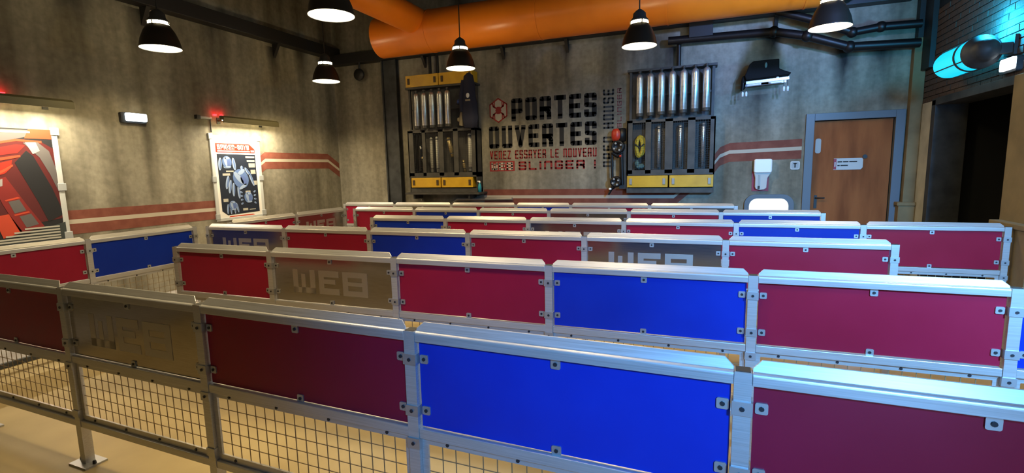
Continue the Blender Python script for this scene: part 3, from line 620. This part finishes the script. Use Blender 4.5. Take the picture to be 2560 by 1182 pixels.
# two small figures in front
for fx in (2.86, 3.03): F([(fx - .07, 1.02), (fx - .06, 1.29), (fx + .06, 1.29), (fx + .08, 1.02)], 'poster_darkred', 6); F(ell(fx, 1.34, .03, .045), 'poster_skin', 7); F([(fx - .02, 1.22), (fx + .06, 1.28), (fx + .12, 1.16), (fx + .06, 1.12)], 'poster_mid', 7)
F([(2.6, .985), (2.6, 1.08), (3.1, 1.05), (3.30, 1.06), (3.785, 1.20), (3.785, .985)], 'poster_slate', 7)
for k, (x0, z) in enumerate(((3.38, 1.145), (3.28, 1.11), (3.2, 1.075), (2.7, 1.04), (2.7, 1.01))): F(rect(x0, z, 3.72, z + .018), 'poster_text', 9)
pb.build('artwork', pr); poster_frame(pr, 2.6, 3.785, .985, 2.31, 3.19, .97)

def picture_light(y0, y1, arm, label, leds):
    root = empty('picture_light', (XL, (y0 + y1) / 2, 2.60)); tag(root, label, 'light', 'bar lights over the posters'); c = (y1 - y0) / 2
    b = MB(); b.prism([(.20, -.005), (.275, -.005), (.275, -.05), (.295, -.05), (.295, .03), (.25, .06), (.20, .06)], Matrix(((1, 0, 0, 0), (0, 0, 1, -c), (0, 1, 0, 0), (0, 0, 0, 1))), 2 * c, 'bar_olive'); b.build('bar', root)
    b = MB(); b.box((.21, -c + .03, -.012), (.27, c - .03, -.006), 'tube_glow'); b.build('light_strip', root)
    for y in (-c * .75, c * .75):
        b = MB(); b.box((0, y - .012, -.012), (.22, y + .012, .012), 'bar_olive'); b.box((0, y - .03, -.05), (.01, y + .03, .05), 'black_paint'); b.build('bracket', root)
    for y in leds:
        b = MB(); b.box((.0, y - .022, .075), (.035, y + .022, .10), 'red_led'); b.build('red_indicator', root)
    if arm:
        b = MB(); b.tube([(.02, -c - .24, .03), (.02, -c, .03)], .022, 'grey_plastic', 10); b.box((0, -c - .27, 0), (.06, -c - .21, .06), 'black_paint'); b.tube([(.02, -c - .02, .03), (.02, -c - .02, -.19)], .01, 'black_paint', 8); b.build('cable_conduit', root)
    for y in leds:
        l = bpy.data.lights.new('red_indicator_light', 'POINT'); l.energy = .5; l.color = (1, .01, .015); l.shadow_soft_size = .02
        o = bpy.data.objects.new('red_indicator_light', l); COL.objects.link(o); o.location = (XL + .06, (y0 + y1) / 2 + y, 2.71)
    for k in (-.25, .25):
        l = bpy.data.lights.new('strip_light', 'AREA'); l.shape = 'RECTANGLE'; l.size = .05; l.size_y = (y1 - y0) * .5; l.energy = 38; l.color = (1, .86, .60)
        o = bpy.data.objects.new('strip_light', l); COL.objects.link(o); o.location = (XL + .25, (y0 + y1) / 2 + k * (y1 - y0), 2.575); o.rotation_euler = (0, math.radians(-14), 0)
    return root
picture_light(5.92, 7.02, True, 'bar light with two red indicators above the robot diagram poster', (-.48, -.36))
picture_light(2.70, 3.90, False, 'bar light with red glow above the red machine poster', (-.1, .06))

def emergency_light(T, s0, s1, z0, z1, label, name='emergency_light'):
    root = empty(name); tag(root, label, 'light')
    b = MB(); b.prism(rounded(s0, z0, s1, z1, .02), T, .05, 'dark_steel'); b.build('housing', root)
    b = MB(); b.prism(rounded(s0 + .05, z0 + .025, s1 - .004, z1 - .006, .02), T, .075, 'emergency_glow'); b.build('glowing_cover', root)
emergency_light(TL, 4.56, 4.89, 2.46, 2.60, 'small emergency light glowing white on the stained side wall between the posters')
b = MB(); TRW = Matrix(((0, 0, -1, XR), (-1, 0, 0, 0), (0, 1, 0, 0), (0, 0, 0, 1)))
emergency_light(TRW, -6.70, -6.40, 2.555, 2.70, 'emergency light glowing white on the wall over the dark opening')

# ------------------------------------------------------------------ cylinder racks
def handle_part(parent, x, z, y, m, w=.022, h=.10):
    b = MB(); b.box((x - w / 2, y - .014, z - h / 2), (x + w / 2, y, z + h / 2), m); return b.build('handle', parent, bevel=.003)
def rack(x0, x1, ztop, windows, drawers, hm, label, topdrawer):
    root = empty('cylinder_rack', ((x0 + x1) / 2, 8.9, 1.28)); tag(root, label, 'rack'); ox, oz = (x0 + x1) / 2, 1.28
    M = Matrix.Translation((-ox, -8.9, -oz)); yf = 8.65
    def B(b, a, c, m): b.box(a, c, m, M)
    b = MB()        # upper frame
    for x in (x0 + .03, x1 - .07): B(b, (x, 8.70, 2.48), (x + .04, 8.74, ztop), 'rack_steel')
    B(b, (x0, 8.64, ztop - .035), (x1, 8.90, ztop), 'rack_steel'); B(b, (x0 + .03, 8.84, 2.48), (x1 - .03, 8.86, ztop - .03), 'rack_steel'); B(b, (x0 + .03, 8.68, 2.475), (x1 - .03, 8.88, 2.50), 'rack_steel'); B(b, (x0 + .03, 8.72, 2.86), (x1 - .03, 8.74, 2.89), 'rack_steel')
    b.build('upper_frame', root)
    b = MB(); zc0, zc1 = 1.60, 2.475          # cabinet with window openings
    B(b, (x0, yf + .01, 1.28), (x1, 8.90, 1.36), 'rack_steel'); B(b, (x0, yf, zc1 - .04), (x1, 8.90, zc1), 'rack_steel'); B(b, (x0, yf, zc0 - .03), (x1, 8.90, zc0 + .06), 'rack_steel'); B(b, (x0, 8.87, 1.28), (x1, 8.9, zc1), 'rack_steel')
    edges = [x0] + [e for wdw in windows for e in wdw] + [x1]
    for i in range(0, len(edges), 2): B(b, (edges[i], yf, zc0), (edges[i + 1], yf + .035, zc1), 'rack_steel')
    B(b, (x0, yf, 1.28), (x0 + .02, 8.9, zc1), 'rack_steel'); B(b, (x1 - .02, yf, 1.28), (x1, 8.9, zc1), 'rack_steel'); b.build('cabinet', root)
    for (a, c) in windows:
        b = MB(); n = max(3, round((c - a) / .035))
        for k in range(1, n): x = a + (c - a) * k / n; B(b, (x - .0015, yf + .015, zc0 + .06), (x + .0015, yf + .018, zc1 - .04), 'black_paint')
        for k in range(1, 22): z = zc0 + .06 + (zc1 - zc0 - .1) * k / 22; B(b, (a, yf + .012, z - .0015), (c, yf + .015, z + .0015), 'black_paint')
        o = b.build('wire_guard', root); o['kind'] = 'stuff'
    for (a, c) in drawers:
        b = MB(); B(b, (a, yf - .02, 1.375), (c, 8.88, 1.565), 'yellow_paint'); d = b.build('drawer', root, bevel=.005); d['label'] = 'yellow drawer'
        for x in (a + .06, c - .06): b = MB(); B(b, (x - .022, yf - .035, 1.42), (x + .022, yf - .02, 1.52), hm); b.build('handle', d, bevel=.003)
    if topdrawer:
        for (a, c) in topdrawer:
            b = MB(); B(b, (a, yf - .03, 3.30), (c, 8.88, 3.515), 'yellow_paint'); d = b.build('drawer', root, bevel=.005); d['label'] = 'long yellow top drawer'
            for x in (a + .07, c - .07): b = MB(); B(b, (x - .022, yf - .045, 3.35), (x + .022, yf - .03, 3.46), hm); b.build('handle', d, bevel=.003)
    return root
LW = [(-5.38, -5.18), (-5.11, -4.82), (-4.72, -4.50), (-4.40, -4.12)]
RW_ = [(-1.16, -.95), (-.86, -.64), (-.52, -.29), (-.18, .045)]
rl = rack(-5.50, -4.02, 3.30, LW, [(-5.45, -4.80), (-4.77, -4.11)], 'handle_dark', 'wall rack of dark steel with yellow drawers both above and below, holding five cylinders', [(-5.47, -4.76), (-4.745, -4.06)])
rr = rack(-1.25, .12, 3.285, RW_, [(-1.24, -.585), (-.56, .11)], 'handle_grey', 'wall rack of dark steel with seven hanging cylinders and yellow drawers only below', None)
b = MB(); b.box((-5.54, 8.52, 1.27), (-3.93, 8.9, 1.305), 'rack_steel'); b.box((-5.4, 8.6, 1.18), (-5.36, 8.9, 1.27), 'rack_steel'); b.box((-4.2, 8.6, 1.18), (-4.16, 8.9, 1.27), 'rack_steel')
shelf = tag(b.build('wall_shelf'), 'narrow dark shelf under the rack that holds five cylinders', 'shelf')
for o in rl.children:      # the rack stands on its shelf
    pass
rl.location.z += .026
b = MB(); b.tube([(-4.7, 8.84, .9), (-4.7, 8.84, 1.05), (-4.55, 8.84, 1.16), (-3.4, 8.84, 1.17)], .03, 'handle_grey', 10); tag(b.build('conduit_pipe'), 'grey conduit bending along the wall under the shelf', 'pipe')

def gas_cylinder(hook=True):
    root = empty('gas_cylinder'); R = .056
    b = MB(); b.lathe([(0, -.33), (R * .75, -.33), (R, -.30), (R, .27), (R * .93, .30), (R * .6, .325), (R * .3, .335)], (0, 0, 0), 'cylinder_steel', 24); b.build('body', root)
    b = MB(); b.lathe([(R + .002, -.33), (R + .004, -.285), (R + .002, -.28)], (0, 0, 0), 'rack_steel', 24); b.lathe([(0, -.332), (R + .002, -.33)], (0, 0, 0), 'rack_steel', 24); b.build('base_ring', root)
    b = MB(); b.lathe([(.018, .33), (.018, .36), (.028, .362), (.026, .385), (.012, .39), (0, .392)], (0, 0, 0), 'rack_steel', 16); b.build('valve', root)
    return root
cp = None
for n, (xa, xb, cnt, yy, z, rack_name) in enumerate(((-5.22, -4.55, 5, 8.575, 2.86, 'rack with yellow drawers on top'), (-1.04, -.03, 7, 8.575, 2.855, 'rack beside the upright painted words'))):
    for i in range(cnt):
        o = cp if cp is None and False else (gas_cylinder() if cp is None else copy_tree(cp))
        if cp is None: cp = o
        o.location = (xa + (xb - xa) * i / (cnt - 1), yy, z + (.03 if n else .012) * i / (cnt - 1))
        o['category'] = 'cylinder'; o['group'] = 'steel cylinders on the wall racks'
        ordn = ['first', 'second', 'third', 'fourth', 'fifth', 'sixth', 'seventh'][i]
        o['label'] = f'{ordn} steel cylinder from the left in the {rack_name}'
def rack_tube(x, z0, z1, r, m, label, tilt=0.0, cat='tube', y=8.76):
    root = empty('storage_tube', (x, y, (z0 + z1) / 2)); root.rotation_euler = (0, tilt, 0); tag(root, label, cat); h = (z1 - z0) / 2
    b = MB(); b.lathe([(0, -h), (r, -h), (r, h - .02), (r * .6, h), (0, h)], (0, 0, 0), m, 18); b.build('body', root)
    for z in (h - .06, -h + .05): b = MB(); b.lathe([(r * 1.06, z), (r * 1.06, z + .022)], (0, 0, 0), 'rack_steel', 18); b.build('band', root)
    return root
Lr = 'lower cabinet of the rack holding five cylinders'; Rr = 'lower cabinet of the seven cylinder rack'
rack_tube(-5.04, 1.70, 2.37, .028, 'white_tube', 'slim pale tube standing in the second window of the lower cabinet')
rack_tube(-4.90, 1.70, 2.38, .042, 'white_tube', 'thicker cream tube beside a slim one in the lower cabinet')
rack_tube(-4.62, 1.98, 2.36, .042, 'brass', 'tilted brass tube in the third window of the lower cabinet', -.25)
rack_tube(-4.34, 1.69, 1.92, .028, 'brass', 'short brass tube leaning in the last window of the five cylinder rack', -.15)
rack_tube(-4.20, 1.70, 2.41, .042, 'white_tube', 'pale tube standing in the last window of the five cylinder rack')
rack_tube(-.745, 1.70, 2.38, .033, 'cylinder_steel', 'silver tube behind wire beside the yellow rope bundle')
rack_tube(-.41, 1.70, 2.38, .033, 'cylinder_steel', 'silver tube behind wire, middle one of three in the seven cylinder rack')
rack_tube(-.06, 1.70, 2.40, .033, 'cylinder_steel', 'silver tube behind wire, last one before the bare wall by the sanitizer')
# black tool in the first window
root = empty('power_tool', (-5.28, 8.77, 1.70)); tag(root, 'black tool with white tips standing in the first cabinet window', 'tool')
b = MB(); b.tube([(-.03, 0, .02), (-.02, 0, .35), (.0, 0, .52)], [.045, .05, .035], 'black_gloss', 14); b.tube([(0, -.02, .3), (.06, -.04, .2), (.07, -.05, .05)], .02, 'black_gloss', 10); b.build('body', root)
b = MB(); b.tube([(.0, -.03, .50), (.03, -.05, .46)], .016, 'white_plastic', 10); b.tube([(.07, -.05, .08), (.078, -.05, .02)], .014, 'white_plastic', 10); b.build('tip', root)
b = MB(); b.tube([(.05, -.05, .30), (.07, -.06, .26)], .02, 'brass', 10); b.build('fitting', root)
# yellow rope bundle and teal cloth in the right cabinet
b = MB()
for k in range(7):
    a0 = k * .9; pts = []
    for i in range(25):
        t = 2 * PI * i / 24
        pts.append((-1.05 + (.062 + .008 * math.sin(k * 2.1)) * math.cos(t) + .018 * math.sin(a0), 8.735 + .035 * math.sin(t + a0), 2.06 + (.15 + .015 * math.cos(k)) * math.sin(t) - .02 * k / 7))
    b.tube(pts, .02, 'yellow_rope', 8, caps=False)
b.tube([(-1.14, 8.69, 2.1), (-1.05, 8.68, 2.03), (-.97, 8.69, 2.09)], .012, 'black_paint', 8)
tag(b.build('rope_coil'), 'bundle of yellow rope tied with a dark strap in the right rack cabinet', 'rope')
b = MB(); b.blob((-1.05, 8.75, 1.72), (.085, .07, .045), 'teal_cloth', 18, 10, fn=lambda d: 1 + .18 * math.sin(9 * d.x + 4 * d.z)); b.blob((-1.09, 8.72, 1.77), (.04, .04, .045), 'teal_cloth', 14, 8, fn=lambda d: 1 + .2 * math.sin(8 * d.z))
tag(b.build('cloth_rag'), 'teal rag lying under the yellow rope bundle', 'cloth')
# overalls hanging from the rack
root = empty('hanging_overalls', (-4.06, 8.49, 2.46)); tag(root, 'dark navy overalls hanging from the top drawer of the wall rack', 'clothing')
b = MB(); prof = [(.0, .02), (.13, .03), (.155, .2), (.15, .45), (.12, .60), (.115, .80), (.09, .95), (.03, 1.0)]
seg = 28; vs = []; 
for r, z in prof:
    for k in range(seg):
        t = 2 * PI * k / seg; q = 1 + .10 * math.sin(5 * t + z * 3) * (1 - z * .5); vs.append((r * q * math.cos(t), r * .45 * q * math.sin(t), z))
b.raw(vs, [(i * seg + k, i * seg + (k + 1) % seg, (i + 1) * seg + (k + 1) % seg, (i + 1) * seg + k) for i in range(len(prof) - 1) for k in range(seg)], 'navy_cloth', True); b.build('body', root)
b = MB(); b.tube([(-.11, 0, .88), (-.15, -.02, .6), (-.14, -.03, .32)], [.035, .045, .04], 'navy_cloth', 12); b.build('sleeve', root)
b = MB(); b.blob((.0, -.058, .60), (.035, .012, .045), 'light_grey', 12, 8); b.box((-.05, -.066, .50), (.05, -.056, .53), 'beige_cloth'); b.build('badge', root)
b = MB(); b.tube([(0, 0, .98), (0, .02, 1.02), (0, .08, 1.03)], .008, 'rack_steel', 8); b.build('hook', root)
b = MB(); b.blob((-4.29, 8.62, 2.98), (.075, .07, .065), 'blue_cloth', 18, 10, fn=lambda d: 1 + .08 * math.sin(6 * d.x)); b.box((-4.36, 8.53, 2.93), (-4.22, 8.60, 2.945), 'navy_cloth'); b.tube([(-4.29, 8.62, 3.03), (-4.29, 8.68, 3.1), (-4.29, 8.7, 3.25)], .008, 'navy_cloth', 8)
tag(b.build('work_hat'), 'blue cap hanging between the cylinders and the navy overalls', 'hat')
b = MB(); b.tube([(-4.30, 8.64, 2.55), (-4.28, 8.63, 2.68), (-4.25, 8.63, 2.84), (-4.24, 8.66, 2.9)], [.05, .06, .05, .02], 'beige_cloth', 14); b.blob((-4.34, 8.60, 2.66), (.03, .03, .04), 'beige_cloth', 12, 8)
tag(b.build('work_gloves'), 'beige work gloves tucked beside the navy overalls', 'gloves')
root = empty('spray_bottle', (-3.98, 8.66, 1.305)); tag(root, 'small blue spray bottle on the narrow shelf', 'bottle')
b = MB(); b.lathe([(0, 0), (.032, 0), (.034, .09), (.026, .14), (.014, .165), (.014, .18)], (0, 0, 0), 'cyan_plastic', 18); b.build('body', root)
b = MB(); b.lathe([(.016, .178), (.016, .205), (.01, .21), (0, .212)], (0, 0, 0), 'white_plastic', 14); b.box((-.04, -.01, .195), (.0, .01, .213), 'white_plastic'); b.build('nozzle', root)

# robot arm beside the right rack
root = empty('jointed_robot', (-1.40, 8.66, 1.3)); tag(root, 'black jointed robot arm with a red rounded head beside the painted words', 'robot')
YX = Matrix.Rotation(PI / 2, 4, 'X')
b = MB(); b.lathe([(0, -.11), (.06, -.10), (.085, -.05), (.09, .0), (.085, .06), (.06, .10), (0, .11)], (-.02, 0, .95), 'red_plastic', 24); b.build('head', root)
b = MB(); b.lathe([(.06, -.11), (.08, -.10), (.08, .10), (.06, .11)], (.055, .02, .95), 'black_gloss', 20); b.build('head_back', root)
WH = []
def wheel(c, r, nm):
    b = MB(); b.lathe([(0, .05), (r * .55, .05), (r * .6, .065), (r * .95, .06), (r, .03), (r, -.05), (0, -.06)], c, 'black_gloss', 28, YX); WH.append(b.build(nm, root))
    for k in range(4):
        b = MB(); t = k * PI / 2 + .5; b.lathe([(0, .069), (.016, .067), (.018, .05)], (c[0] + r * .55 * math.cos(t), c[1], c[2] + r * .55 * math.sin(t)), 'grey_plastic', 12, YX); b.build('stud', WH[-1])
wheel((0, 0, .755), .115, 'shoulder_joint'); wheel((-.03, 0, .17), .095, 'elbow_joint')
for (p, q, r0) in (((-.10, 0, .66), (-.09, 0, .22), .022), ((.06, 0, .66), (.08, 0, .12), .03)):
    b = MB(); b.tube([p, ((p[0] + q[0]) / 2, -.01, (p[2] + q[2]) / 2), q], r0, 'black_gloss', 12); b.build('link', root)
b = MB(); b.tube([(-.09, 0, .66), (0, 0, .60), (.06, 0, .66)], .04, 'black_gloss', 12); b.build('link_bridge', root)
b = MB(); b.blob((.05, -.06, .60), (.022, .018, .022), 'red_plastic', 12, 8); b.build('red_stud', root)
b = MB(); b.tube([(-.06, 0, .10), (-.11, -.01, .04), (-.15, -.02, -.05)], [.04, .025, .015], 'black_gloss', 12); b.build('gripper', root)
b = MB(); b.blob((-.12, -.05, .05), (.025, .018, .02), 'white_plastic', 12, 8); b.build('white_tip', root)
b = MB(); b.box((.02, .03, .05), (.14, .24, .80), 'rack_steel'); b.build('mounting_bracket', root)

# black projector on a wall bracket
root = empty('wall_projector', (.80, 8.68, 2.95)); tag(root, 'black boxy device on a silver bracket high on the bluish back wall', 'projector')
TPj = Matrix(((1, 0, 0, -.80), (0, 0, -1, .10), (0, 1, 0, -2.95), (0, 0, 0, 1)))
b = MB(); b.prism([(.52, 2.965), (1.10, 3.0), (1.12, 3.03), (1.04, 3.06), (.96, 3.10), (.955, 3.24), (.61, 3.235), (.56, 3.19), (.50, 3.03)], TPj, .26, 'matt_black'); b.build('body', root, bevel=.012)
b = MB(); b.prism([(.46, 2.84), (.52, 2.86), (.53, 3.06), (.47, 3.03)], TPj, .2, 'matt_black'); b.build('side_plate', root, bevel=.01)
b = MB(); b.box((-.28, -.19, -.035), (.29, -.15, .005), 'steel_clip', Matrix.Rotation(-.05, 4, 'Y')); b.box((-.28, .10, -.035), (.29, .14, .005), 'steel_clip', Matrix.Rotation(-.05, 4, 'Y')); b.box((-.05, .1, -.03), (.05, .22, .03), 'dark_steel'); b.build('bracket', root)
for x, z in ((-.32, -.19), (-.27, -.19), (.23, -.15), (.28, -.15)):
    b = MB(); b.lathe([(0, -.03), (.014, -.03), (.016, .02), (.008, .04), (0, .04)], (x, -.16, z), 'white_plastic', 12); b.tube([(x, -.16, z + .03), (x * .98, -.16, -.02)], .005, 'dark_steel', 6); b.build('peg', root)
b = MB(); b.blob((-.02, -.165, .21), (.018, .012, .04), 'teal_cloth', 12, 8); b.blob((.14, -.175, .02), (.02, .012, .01), 'white_plastic', 12, 8); b.build('indicator', root)

# hand sanitizer on the wall and rounded hatch below it
root = empty('sanitizer_dispenser', (.82, 8.9, 1.3)); tag(root, 'white hand sanitizer dispenser on a red backing plate', 'dispenser')
TD = Matrix(((1, 0, 0, -.82), (0, 0, -1, 0), (0, 1, 0, -1.3), (0, 0, 0, 1)))
b = MB(); b.prism(rect(.685, 1.29, .925, 1.60), TD, .008, 'crimson'); b.build('backing_plate', root)
b = MB()
b.prism(rounded(.70, 1.58, .955, 1.795, .03), TD, .12, 'white_plastic'); b.build('head', root, bevel=.015)
b = MB(); b.prism([(.74, 1.325), (.80, 1.31), (.85, 1.315), (.89, 1.34), (.90, 1.50), (.95, 1.585), (.705, 1.585), (.725, 1.50), (.725, 1.36)], TD, .085, 'light_grey'); b.build('drip_tray', root, bevel=.01)
b = MB(); b.prism(rect(.765, 1.33, .795, 1.55), TD, .09, 'grey_plastic'); b.prism(rect(.765, 1.33, .795, 1.375), TD, .095, 'ink_grey'); b.build('nozzle', root)
root = empty('rounded_hatch', (.93, 8.9, .7)); tag(root, 'rounded grey framed hatch with an emissive white panel below the sanitizer', 'hatch')
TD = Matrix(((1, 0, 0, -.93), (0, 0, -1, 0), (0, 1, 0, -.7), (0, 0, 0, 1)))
b = MB(); o_ = rounded(.585, .70, 1.285, 1.24, .16, 8); i_ = rounded(.655, .76, 1.215, 1.175, .12, 8); n = len(o_)
vs = [TD @ Vector((x, z, 0)) for x, z in o_] + [TD @ Vector((x, z, .06)) for x, z in o_] + [TD @ Vector((x, z, .06)) for x, z in i_] + [TD @ Vector((x, z, .005)) for x, z in i_]
b.raw(vs, [(j * n + i, j * n + (i + 1) % n, (j + 1) * n + (i + 1) % n, (j + 1) * n + i) for j in range(3) for i in range(n)], 'door_frame'); b.build('frame', root)
b = MB(); b.prism(rounded(.65, .755, 1.22, 1.18, .12, 8), TD, .012, 'emissive_white'); b.build('emissive_panel', root)  # plain white panel made bright by added emission

# ------------------------------------------------------------------ blue bulkhead lamp over the opening
root = empty('bulkhead_lamp', (2.58, 6.92, 2.80)); tag(root, 'big cyan glowing caged lamp on the brick wall over the opening', 'lamp')
RX = Matrix.Rotation(-PI / 2, 4, 'X')       # lathe axis z -> +y
b = MB(); R = .15
b.lathe([(0, .60), (.06, .595), (.11, .57), (.14, .52), (R, .45), (R, -.24)], (0, 0, 0), 'cyan_glow', 32, RX); b.build('glass', root)
b = MB()
for z in (-.05, -.23): b.lathe([(R + .004, z - .012), (R + .014, z - .012), (R + .014, z + .012), (R + .004, z + .012)], (0, 0, 0), 'dark_steel', 32, RX)
for k in range(4):
    t = k * PI / 2 + .5; c, s_ = math.cos(t), math.sin(t)
    b.tube([(c * (R + .012), -.23, s_ * (R + .012)), (c * (R + .012), .46, s_ * (R + .012)), (c * .11, .58, s_ * .11), (c * .03, .615, s_ * .03)], .0065, 'dark_steel', 6)
b.build('cage', root)
b = MB(); b.lathe([(R + .015, -.24), (R + .015, -.265), (.12, -.29), (.11, -.37), (.08, -.42), (0, -.43)], (0, 0, 0), 'dark_steel', 32, RX); b.build('lamp_holder', root)
b = MB(); b.box((.08, -.38, -.05), (.22, -.29, .05), 'dark_steel'); b.box((.19, -.40, -.07), (.22, -.22, .12), 'dark_steel'); b.build('wall_bracket', root)
l = bpy.data.lights.new('bulkhead_light', 'POINT'); l.energy = 75; l.color = (.02, .55, 1.0); l.shadow_soft_size = .06
o = bpy.data.objects.new('bulkhead_light', l); COL.objects.link(o); o.location = (2.64, 6.72, 3.03)
